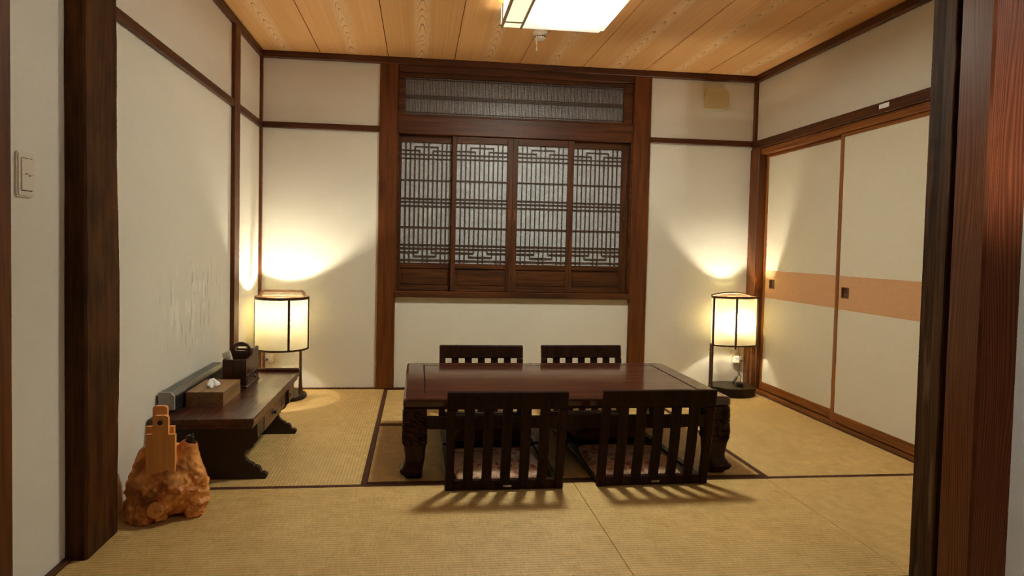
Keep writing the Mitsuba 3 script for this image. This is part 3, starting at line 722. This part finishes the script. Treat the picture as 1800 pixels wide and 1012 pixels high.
# ------------------------------------------------------------------ low desk along the left wall
DZ = 0.290
tag('low_desk', 'long dark low desk with scrolled legs and small drawers along the left wall', 'desk')
add('low_desk__top', cat(cbox(0.006, 0.430, -1.808, -0.810, DZ - 0.028, DZ, 0.003), cbox(0.010, 0.424, -1.802, -0.816, DZ - 0.045, DZ - 0.026, 0.003)), 'm_lacquer')
add('low_desk__end_lip', cbox(0.010, 0.432, -0.825, -0.797, DZ - 0.010, 0.310, 0.006), 'm_lacquer')
LEGP = Polygon([(0.030, 0.0), (0.456, 0.0), (0.464, 0.010), (0.462, 0.020), (0.452, 0.028), (0.440, 0.027), (0.436, 0.036), (0.432, 0.048), (0.421, 0.056), (0.410, 0.056), (0.403, 0.066), (0.388, 0.072), (0.380, 0.080),
                (0.373, 0.087), (0.368, 0.105), (0.372, 0.125), (0.384, 0.130), (0.402, 0.138), (0.410, 0.158), (0.425, 0.170), (0.420, 0.248), (0.030, 0.248)]).buffer(0.002).buffer(-0.002)
add('low_desk__leg', prism(LEGP, 0.026, 'xz', -1.713), 'm_lacquer_dark')
add('low_desk__leg_001', prism(LEGP, 0.026, 'xz', -1.060), 'm_lacquer_dark')
add('low_desk__drawer_case', cat(cbox(0.05, 0.385, -1.687, -1.06, 0.150, 0.247), cbox(0.05, 0.40, -1.06, -0.835, 0.175, 0.247), cbox(0.385, 0.402, -1.687, -1.515, 0.150, 0.247, 0.002), cbox(0.385, 0.402, -1.164, -1.152, 0.145, 0.247), cbox(0.385, 0.402, -0.845, -0.815, 0.14, 0.247)), 'm_lacquer_dark')
for i, (a, b, z0) in enumerate(((-1.513, -1.166, 0.150), (-1.150, -0.847, 0.150))):
    k = 'low_desk__' + nkey('drawer', i)
    add(k, cbox(0.384, 0.405, a, b, z0, 0.245, 0.003), 'm_drawer', label='brown drawer front')
    yk, zk = (-1.353, -0.995)[i], 0.198
    kn = lathe([(0.010, 0.0), (0.006, 0.004), (0.005, 0.009), (0.010, 0.013), (0.009, 0.018), (0.003, 0.020)], 18)
    kn.apply_transform(trimesh.transformations.rotation_matrix(math.pi / 2, [0, 1, 0])); kn.apply_translation([0.404, yk, zk])
    pl = [cbox(0.4045, 0.4065, yk - 0.016, yk + 0.016, zk - 0.005, zk + 0.005, 0.001), cbox(0.4045, 0.4065, yk - 0.005, yk + 0.005, zk - 0.016, zk + 0.016, 0.001)]
    add(k + '__knob', cat(kn, *pl), 'm_black', 30)

# sound bar on the desk
tag('sound_bar', 'long black sound bar with a grey end, lying on the low desk against the wall', 'speaker')
SB = Polygon([(0.012, 0.305), (0.074, 0.305), (0.074, 0.362), (0.060, 0.378), (0.012, 0.378)])
add('sound_bar__body', prism(SB, 0.70, 'xz', -1.700), 'm_bar_top')
add('sound_bar__end_cap', prism(SB.buffer(0.0015), 0.012, 'xz', -1.711), 'm_grey', label='grey end cap')
add('sound_bar__grille', cbox(0.0735, 0.0765, -1.68, -1.02, 0.310, 0.358, 0.001), 'm_black')
add('sound_bar__foot', cbox(0.016, 0.074, -1.695, -1.02, DZ + 0.0005, 0.306), 'm_black')

# tissue box
tag('tissue_box', 'flat brown wooden tissue box with a white tissue on the low desk', 'tissue box')
def tissue_box():
    x0, x1, y0, y1, z0, z1 = 0.086, 0.246, -1.606, -1.335, DZ, 0.356
    o = sbox(x0, y0, x1, y1); hole = affinity.scale(Point((x0 + x1) / 2 - 0.003, (y0 + y1) / 2).buffer(0.022, quad_segs=10), 1.0, 3.0)
    lid = trimesh.creation.extrude_polygon(o.difference(hole), 0.010, engine='earcut'); lid.apply_translation([0, 0, z1 - 0.010])
    ring = trimesh.creation.extrude_polygon(hole.buffer(0.006).difference(hole), 0.0035, engine='earcut'); ring.apply_translation([0, 0, z1 - 0.001])
    return cat(lid, cbox(x0, x0 + 0.008, y0, y1, z0, z1 - 0.01), cbox(x1 - 0.008, x1, y0, y1, z0, z1 - 0.01), cbox(x0, x1, y0, y0 + 0.008, z0, z1 - 0.01), cbox(x0, x1, y1 - 0.008, y1, z0, z1 - 0.01)), ring
tb, ring = tissue_box()
add('tissue_box__case', tb, 'm_tissue_wood')
add('tissue_box__slot_rim', ring, 'm_tissue_wood')
def tissue():
    n, rings = 28, []
    for k, z in enumerate(np.linspace(0.335, 0.388, 14)):
        t = k / 13
        r = 0.014 + 0.014 * math.sin(min(1, t * 1.3) * math.pi * 0.75) - 0.016 * t ** 3
        a = np.arange(n) * 2 * math.pi / n
        rr = r * (1 + 0.22 * np.sin(a * 3 + t * 2) + 0.14 * np.sin(a * 7 - 3 * t) + 0.10 * np.sin(a * 2 + 1))
        rings.append(np.stack([0.163 + rr * np.cos(a) * 0.85 - 0.006 * t, -1.475 + rr * np.sin(a) * 1.25, np.full(n, z) + 0.004 * np.sin(a * 2)], 1))
    return loft(rings)
add('tissue_box__tissue', tissue(), 'm_tissue', 25, label='crumpled white tissue')

# caddy with arched handle, drawer; remote inside
tag('caddy', 'dark wooden remote caddy with an arched handle and small drawer on the low desk', 'caddy')
cx0, cx1, cy0, cy1, cz1 = 0.132, 0.246, -1.235, -0.995, 0.434
add('caddy__body', cat(cbox(cx0 - 0.002, cx1 + 0.006, cy0 - 0.004, cy1 + 0.004, DZ, DZ + 0.010, 0.002), cbox(cx0, cx1, cy0, cy1, DZ + 0.009, DZ + 0.064), cbox(cx0, cx1, cy0, cy0 + 0.009, DZ + 0.009, cz1, 0.002), cbox(cx0, cx1, cy1 - 0.009, cy1, DZ + 0.06, cz1 + 0.02, 0.002)), 'm_caddy')
sidep = Polygon([(cy0, DZ + 0.010), (cy1, DZ + 0.010), (cy1, 0.462), (cy1 - 0.010, 0.470)] + [(cy1 - 0.035 - 0.10 * t, 0.474 - 0.036 * t ** 1.6) for t in np.linspace(0, 1, 8)] + [(cy0 + 0.05, cz1), (cy0, cz1)])
add('caddy__side_panel', prism(sidep, 0.008, 'yz', cx1 - 0.007), 'm_caddy')
add('caddy__side_panel_001', prism(sidep, 0.008, 'yz', cx0 - 0.001), 'm_caddy')
hc, hr = (cx0 + cx1) / 2, 0.050
arch = Point(hc, 0.456).buffer(hr, quad_segs=14).intersection(sbox(hc - 1, 0.444, hc + 1, 1)).union(sbox(cx0 + 0.007, DZ + 0.06, cx1 - 0.007, 0.446))
slot = sbox(hc - 0.022, 0.470, hc + 0.022, 0.474).buffer(0.0095, quad_segs=8)
add('caddy__handle', prism(arch.difference(slot), 0.016, 'xz', -1.118), 'm_caddy', label='arched handle with an oval grip hole')
add('caddy__drawer', cbox(cx1, cx1 + 0.004, cy0 + 0.012, cy1 - 0.012, DZ + 0.014, DZ + 0.062, 0.001), 'm_caddy')
kn = lathe([(0.008, 0.0), (0.005, 0.004), (0.0045, 0.008), (0.009, 0.012), (0.006, 0.017), (0.002, 0.018)], 16)
kn.apply_transform(trimesh.transformations.rotation_matrix(math.pi / 2, [0, 1, 0])); kn.apply_translation([cx1 + 0.003, -1.115, DZ + 0.038])
add('caddy__drawer__knob', kn, 'm_black', 30)
tag('remote_control', 'pale grey remote control leaning in the wooden caddy', 'remote control')
def remote_tf(m):
    m.apply_transform(trimesh.transformations.rotation_matrix(math.radians(-20), [0, 1, 0]))
    m.apply_transform(trimesh.transformations.rotation_matrix(math.radians(-6), [1, 0, 0])); m.apply_translation([0.172, -1.195, 0.357]); return m
add('remote_control__case', remote_tf(cbox(-0.021, 0.021, -0.008, 0.008, 0.0, 0.118, 0.005)), 'm_remote')
for j in range(6):
    add('remote_control__' + nkey('button', j), remote_tf(cbox(-0.013 + 0.014 * (j % 2), -0.003 + 0.014 * (j % 2), -0.0095, -0.007, 0.085 + 0.010 * (j // 2), 0.091 + 0.010 * (j // 2), 0.001)), 'm_white_plastic')

# ------------------------------------------------------------------ floor lamps
def oval(cx, cy, a, bf, bb, z, n=64):
    t = np.arange(n) * 2 * math.pi / n
    s = np.sin(t)
    return np.stack([cx + a * np.cos(t), cy + np.where(s < 0, bf, bb) * s, np.full(n, z)], 1)
def wall_of(cx, cy, a, bf, bb, z0, z1, n=64, taper=1.0):
    r = [oval(cx, cy, a, bf, bb, z0, n), oval(cx, cy, a * taper, bf * taper, bb * taper, z1, n)]
    return loft(r, cap=False)
def bulb(key, cx, cy, z):
    s = trimesh.creation.icosphere(subdivisions=3, radius=0.024); s.apply_translation([cx, cy, z])
    add(key, s, 'm_bulb', True); scene[key]['emitter'] = {'type': 'area', 'radiance': rgb(BULB), 'sampling_weight': 3.0}
# left lamp
lx, ly, lr = 0.212, -0.250, 0.168
k = 'floor_lamp'
tag(k, 'left floor lamp with a round paper shade, carrying handle and curved foot, lit', 'floor lamp')
add(k + '__base', lathe([(0.150, 0.0), (0.158, 0.004), (0.158, 0.018), (0.152, 0.024)], 56, (0.215, -0.235, 0), cap=True), 'm_lamp_dark', 30)
for i, s in enumerate((1, -1)):
    zz = np.linspace(0.020, 0.345, 16)
    fl_ = np.exp(-((zz - 0.02) / 0.06))
    add(k + '__' + nkey('leg', i), tube([(0.214 + s * (0.118 + 0.004 * f), -0.235, z) for z, f in zip(zz, fl_)], 0.0085 + 0.010 * fl_, 14), 'm_lamp_wood', 40)
add(k + '__shade', wall_of(lx, ly, lr, 0.160, 0.160, 0.336, 0.668), 'm_shade', True, label='glowing cream paper shade')
def ring(cx, cy, a, bf, bb, z, r): return tube(oval(cx, cy, a, bf, bb, z), r, 8, closed=True)
def flat_ring(cx, cy, a, bf, bb, z0, z1, t):
    P = Polygon(oval(cx, cy, a, bf, bb, 0)[:, :2]); return prism(P.difference(P.buffer(-t)), z1 - z0, 'xy', z0)
add(k + '__lower_ring', flat_ring(lx, ly, lr + 0.003, 0.163, 0.163, 0.328, 0.340, 0.008), 'm_lamp_wood')
add(k + '__upper_ring', flat_ring(lx, ly, lr + 0.005, 0.165, 0.165, 0.660, 0.677, 0.014), 'm_lamp_wood')
for i, ang in enumerate((180, 296, 0, 60, 120)):
    a = math.radians(ang)
    x, y = lx + (lr + 0.001) * math.cos(a), ly + 0.161 * math.sin(a)
    add(k + '__' + nkey('rib', i), cbox(x - 0.0065, x + 0.0065, y - 0.004, y + 0.004, 0.330, 0.672, 0.001), 'm_lamp_wood')
hy = ly + 0.02
HO = Polygon([(lx - 0.146, 0.672), (lx - 0.146, 0.698), (lx - 0.138, 0.704), (lx - 0.134, 0.712), (lx - 0.126, 0.717), (lx + 0.126, 0.717), (lx + 0.134, 0.712), (lx + 0.138, 0.704), (lx + 0.146, 0.698), (lx + 0.146, 0.672),
              (lx + 0.130, 0.672), (lx + 0.130, 0.692), (lx + 0.120, 0.703), (lx - 0.120, 0.703), (lx - 0.130, 0.692), (lx - 0.130, 0.672)])
add(k + '__handle', prism(HO, 0.016, 'xz', hy - 0.008), 'm_lamp_wood')
add(k + '__cross_bar', cbox(lx - 0.16, lx + 0.16, hy - 0.005, hy + 0.005, 0.338, 0.346), 'm_lamp_wood')
add(k + '__cross_bar_001', cbox(lx - 0.16, lx + 0.16, hy - 0.006, hy + 0.006, 0.664, 0.672), 'm_lamp_wood')
add(k + '__socket', lathe([(0.016, 0.344), (0.018, 0.36), (0.018, 0.490), (0.025, 0.529), (0.0235, 0.531), (0.010, 0.517)], 28, (lx, ly, 0)), 'm_white_plastic', 30)
bulb(k + '__bulb', lx, ly, 0.545)
# right lamp
rx, ry, ra_ = 3.383, -0.200, 0.168
k = 'floor_lamp_001'
tag(k, 'right floor lamp with tall paper shade on posts over an oval base', 'floor lamp')
add(k + '__base', loft([oval(rx - 0.003, ry, 0.156, 0.130, 0.14, 0.0), oval(rx - 0.003, ry, 0.164, 0.138, 0.148, 0.004), oval(rx - 0.003, ry, 0.166, 0.140, 0.15, 0.060), oval(rx - 0.003, ry, 0.160, 0.134, 0.144, 0.066)]), 'm_lamp_dark', 30)
i = 0
for sx in (-1, 1):
    for dy, dx in ((-0.020, 0.0), (0.055, 0.014)):
        xx = rx + sx * (0.169 - dx * 1.6)
        add(k + '__' + nkey('post', i), cbox(xx - 0.0055, xx + 0.0055, ry + dy - 0.006, ry + dy + 0.006, 0.060, 0.712 if dx == 0 else 0.356, 0.001), 'm_lamp_wood'); i += 1
add(k + '__shade', wall_of(rx, ry, ra_ - 0.006, 0.076, 0.136, 0.362, 0.702), 'm_shade', True, label='glowing white paper shade')
add(k + '__lower_ring', flat_ring(rx, ry, ra_ - 0.002, 0.080, 0.14, 0.354, 0.364, 0.008), 'm_lamp_wood')
add(k + '__upper_ring', flat_ring(rx, ry, ra_, 0.082, 0.142, 0.698, 0.712, 0.010), 'm_lamp_wood')
add(k + '__rib', cbox(rx - 0.034, rx - 0.023, ry - 0.086, ry - 0.076, 0.338, 0.706, 0.001), 'm_lamp_wood')
arcp = [(rx + 0.155 * t, ry + 0.05, 0.712 + 0.022 * (1 - t * t)) for t in np.linspace(-1, 1, 21)]
add(k + '__handle', tube(arcp, 0.0075, 10), 'm_lamp_wood', 40)
add(k + '__cross_bar', cbox(rx - 0.155, rx + 0.155, ry + 0.035, ry + 0.045, 0.356, 0.364), 'm_lamp_wood')
add(k + '__cross_bar_001', cbox(rx - 0.006, rx + 0.006, ry - 0.07, ry + 0.13, 0.355, 0.3635), 'm_lamp_wood')
add(k + '__socket', lathe([(0.016, 0.362), (0.018, 0.375), (0.018, 0.445), (0.026, 0.485), (0.0245, 0.487), (0.010, 0.472)], 28, (rx, ry, 0)), 'm_white_plastic', 30)
bulb(k + '__bulb', rx, ry, 0.500)
cd = [(rx + 0.040, ry + 0.02, 0.362), (rx + 0.047, ry + 0.01, 0.31), (rx + 0.054, ry, 0.25), (rx + 0.050, ry, 0.19), (rx + 0.047, ry - 0.01, 0.155), (rx + 0.030, ry - 0.02, 0.137), (rx + 0.012, ry - 0.025, 0.122)]
add(k + '__cord', tube(cd, 0.0025, 8), 'm_black', 40)
def rod(a, b, r, n=12): return tube([a, b], r, n)
add(k + '__cord__inline_switch', cat(rod((rx + 0.018, ry - 0.023, 0.128), (rx - 0.014, ry - 0.034, 0.092), 0.009), rod((rx - 0.012, ry - 0.034, 0.094), (rx + 0.004, ry - 0.045, 0.068), 0.0035)), 'm_black', 30)
add(k + '__cord__adapter', cbox(rx + 0.008, rx + 0.052, ry - 0.06, ry - 0.03, 0.0655, 0.100, 0.008), 'm_black_gloss')
add(k + '__cord__tail', tube([(rx + 0.04, ry - 0.04, 0.098), (rx + 0.055, ry - 0.02, 0.135), (rx + 0.08, ry + 0.03, 0.12), (rx + 0.10, ry + 0.12, 0.15), (rx + 0.13, ry + 0.19, 0.20)], 0.0022, 8), 'm_black', 40)

# sockets behind the lamps
def socket(key, x, z, label, plug):
    tag(key, label, 'wall outlet')
    add(key + '__plate', prism(rounded_rect(x - 0.035, x + 0.035, z - 0.058, z + 0.058, 0.006), 0.007, 'xz', WB - 0.007), 'm_white_plastic')
    add(key + '__adapter', cbox(x - 0.026, x + 0.026, WB - 0.038, WB - 0.006, z - 0.040, z + 0.012, 0.005), 'm_tissue')
    add(key + '__plug', cbox(x + plug - 0.009, x + plug + 0.009, WB - 0.055, WB - 0.037, z - 0.026, z - 0.012, 0.003), 'm_black')
    add(key + '__slot', cat(cbox(x - 0.008, x - 0.0055, WB - 0.0078, WB - 0.0068, z + 0.024, z + 0.036), cbox(x + 0.0055, x + 0.008, WB - 0.0078, WB - 0.0068, z + 0.024, z + 0.036)), 'm_slit')
socket('wall_outlet', 0.078, 0.235, 'white wall outlet with an adapter behind the left floor lamp', -0.012)
socket('wall_outlet_001', 3.515, 0.232, 'white wall outlet with an adapter behind the right floor lamp', 0.018)

# ------------------------------------------------------------------ carved root holder by the pillar
tag('root_holder', 'orange brown carved tree-root holder with stepped boards on the tatami beside the old pillar', 'wood carving')
def root():
    def S(x, y, z, r):
        s = trimesh.creation.icosphere(subdivisions=2, radius=r); v = s.vertices + [x, y, z]
        return v
    def hull(*sp):
        return m3.Manifold.hull_points(np.vstack([S(*s) for s in sp]))
    ox, oy = 0.178, -2.045
    bones = [hull((0.03, 0.02, 0.20, 0.058), (-0.02, 0.02, 0.21, 0.055), (0.03, 0, 0.10, 0.10), (-0.03, 0, 0.09, 0.10)),
             hull((-0.06, 0.02, 0.19, 0.05), (-0.075, 0.0, 0.07, 0.068)), hull((-0.07, 0.0, 0.08, 0.065), (-0.105, -0.02, 0.03, 0.042)),
             hull((0.05, 0, 0.16, 0.065), (0.095, -0.01, 0.06, 0.055)), hull((0.09, -0.01, 0.06, 0.05), (0.108, -0.03, 0.025, 0.036)),
             hull((-0.03, -0.03, 0.08, 0.06), (-0.05, -0.085, 0.025, 0.035)), hull((-0.09, -0.03, 0.05, 0.04), (-0.085, -0.075, 0.02, 0.028)),
             hull((0.01, -0.05, 0.08, 0.045), (0.005, -0.088, 0.045, 0.032)), hull((0.0, 0.05, 0.06, 0.06), (0.02, 0.08, 0.02, 0.035)), hull((-0.05, 0.05, 0.06, 0.05), (-0.08, 0.07, 0.02, 0.035)),
             hull((0.050, 0.0, 0.17, 0.055), (0.072, 0.0, 0.245, 0.036)), hull((0.02, -0.01, 0.19, 0.055), (0.0, -0.01, 0.235, 0.045)), hull((0.072, 0, 0.24, 0.035), (0.10, -0.01, 0.09, 0.05)), hull((-0.072, 0.01, 0.215, 0.042), (-0.095, 0.0, 0.11, 0.050))]
    M = m3.Manifold.batch_boolean([b.translate([ox, oy, 0]) for b in bones], m3.OpType.Add)
    M = M - m3.Manifold.hull_points(S(ox + 0.055, oy - 0.105, 0.01, 0.034)) - m3.Manifold.hull_points(np.vstack([S(ox - 0.035, oy - 0.098, 0.125, 0.016), S(ox - 0.015, oy - 0.10, 0.15, 0.012)]))
    M = M - m3.Manifold.cylinder(0.2, 0.021, 0.021, 24).translate([ox + 0.080, oy, 0.235])
    M = M - m3.Manifold.cube([1, 1, 0.2]).translate([-0.5, -2.6, -0.2])
    M = M.refine_to_length(0.0062)
    me = M.to_mesh(); t = trimesh.Trimesh(me.vert_properties[:, :3], me.tri_verts); t.merge_vertices()
    trimesh.smoothing.filter_taubin(t, iterations=6)
    v, n = t.vertices.copy(), t.vertex_normals
    d = (meshkit.fbm(v * 22, 3, seed=3) - 0.5) * 0.030 + (meshkit.fbm(v * 75, 3, seed=8) - 0.5) * 0.010
    knob = np.clip(meshkit.noise(v * 55, 5) - 0.62, 0, 1) * 0.030
    fade = np.clip((0.26 - v[:, 2]) / 0.14, 0.15, 1)
    v = v + n * ((d + knob) * fade)[:, None]
    v[:, 2] = np.maximum(v[:, 2], 0.0006)
    v[:, 0] = np.maximum(v[:, 0], 0.003)
    return trimesh.Trimesh(v, t.faces, process=False)
add('root_holder__root', root(), 'm_burl', 50)
def stepped(x, w1, w2, z0, z1, z2, hole=None):
    P = sbox(x - w1, z0, x + w1, z1).union(sbox(x - w2, z0, x + w2, z2 - 0.012)).union(sbox(x - w2 + 0.012, z2 - 0.02, x + w2 - 0.012, z2 - 0.012).buffer(0.012, quad_segs=6))
    if hole: P = P.difference(Point(*hole).buffer(0.008, quad_segs=10))
    return P
add('root_holder__board', prism(stepped(0.176, 0.051, 0.027, 0.15, 0.318, 0.388, None), 0.016, 'xz', -2.112), 'm_burl_board', label='front stepped board')
add('root_holder__board_001', prism(stepped(0.150, 0.050, 0.026, 0.15, 0.330, 0.408, None), 0.016, 'xz', -2.050), 'm_burl_board', label='rear stepped board')
add('root_holder__knot', lathe([(0.0085, 0.0), (0.0085, 0.004), (0.004, 0.005)], 16), 'm_caddy', 30)
scene['root_holder__knot']['to_world'] = T().translate([0.176, -2.111, 0.362]).rotate([1, 0, 0], 90)
stub = lathe([(0.028, -0.03), (0.029, 0.03), (0.026, 0.034)], 24)
scene['root_holder__stub'] = {**mikit.ply(stub, 'm_burl_board', 30), 'to_world': T().translate([0.176, -2.128, 0.050]).rotate([1, 0, 0], 78).rotate([0, 0, 1], 0)}
labels['root_holder__stub'] = {'label': 'sawn-off root stub'}
tag('dark_case', 'small black case standing in the pocket of the carved root holder', 'case')
add('dark_case__body', moved(cbox(-0.014, 0.014, -0.010, 0.010, 0.0, 0.058, 0.004), trimesh.transformations.translation_matrix([0.258, -2.045, 0.2375])), 'm_black_gloss')
add('dark_case__cap', cbox(0.262, 0.270, -2.050, -2.040, 0.2945, 0.302, 0.002), 'm_black_gloss')

# ------------------------------------------------------------------ light of the adjoining room, where the camera stands
tag('front_ceiling_lamp', 'flat white ceiling lamp of the adjoining room, behind the viewer', 'ceiling lamp')
fx0, fx1, fy0, fy1 = 3.10, 3.90, -4.55, -3.95
add('front_ceiling_lamp__frame', cat(cbox(fx0 - 0.04, fx1 + 0.04, fy0 - 0.04, fy0, CZ - 0.05, CZ + 0.004, 0.004), cbox(fx0 - 0.04, fx1 + 0.04, fy1, fy1 + 0.04, CZ - 0.05, CZ + 0.004, 0.004), cbox(fx0 - 0.04, fx0, fy0, fy1, CZ - 0.05, CZ + 0.004, 0.004), cbox(fx1, fx1 + 0.04, fy0, fy1, CZ - 0.05, CZ + 0.004, 0.004)), 'm_strip')
add('front_ceiling_lamp__diffuser', cbox(fx0, fx1, fy0, fy1, CZ - 0.045, CZ - 0.02), 'm_washi_panel')
scene['front_ceiling_lamp__diffuser']['emitter'] = {'type': 'area', 'radiance': rgb(FRONT_LAMP), 'sampling_weight': 0.8}
ux, uy, uz = 2.50, -3.90, 1.00
tag('uplighter', 'black bowl uplighter on a thin stand in the adjoining room, outside the picture', 'floor lamp')
add('uplighter__stand', cat(lathe([(0.13, 0.0), (0.13, 0.014), (0.02, 0.024), (0.009, 0.03), (0.009, uz - 0.09)], 32, (ux, uy, 0))), 'm_black', 30)
bowl = [(0.010, -0.09), (0.075, -0.070), (0.108, -0.030), (0.120, 0.017), (0.117, 0.017), (0.105, -0.028), (0.073, -0.066), (0.010, -0.084)]
add('uplighter__bowl', lathe(bowl, 48, (ux, uy, uz)), 'm_black', 30)
ub = trimesh.creation.icosphere(subdivisions=3, radius=0.018); ub.apply_translation([ux, uy, uz])
add('uplighter__bulb', ub, 'm_bulb', True); scene['uplighter__bulb']['emitter'] = {'type': 'area', 'radiance': rgb(UPLIGHT), 'sampling_weight': 0.8}
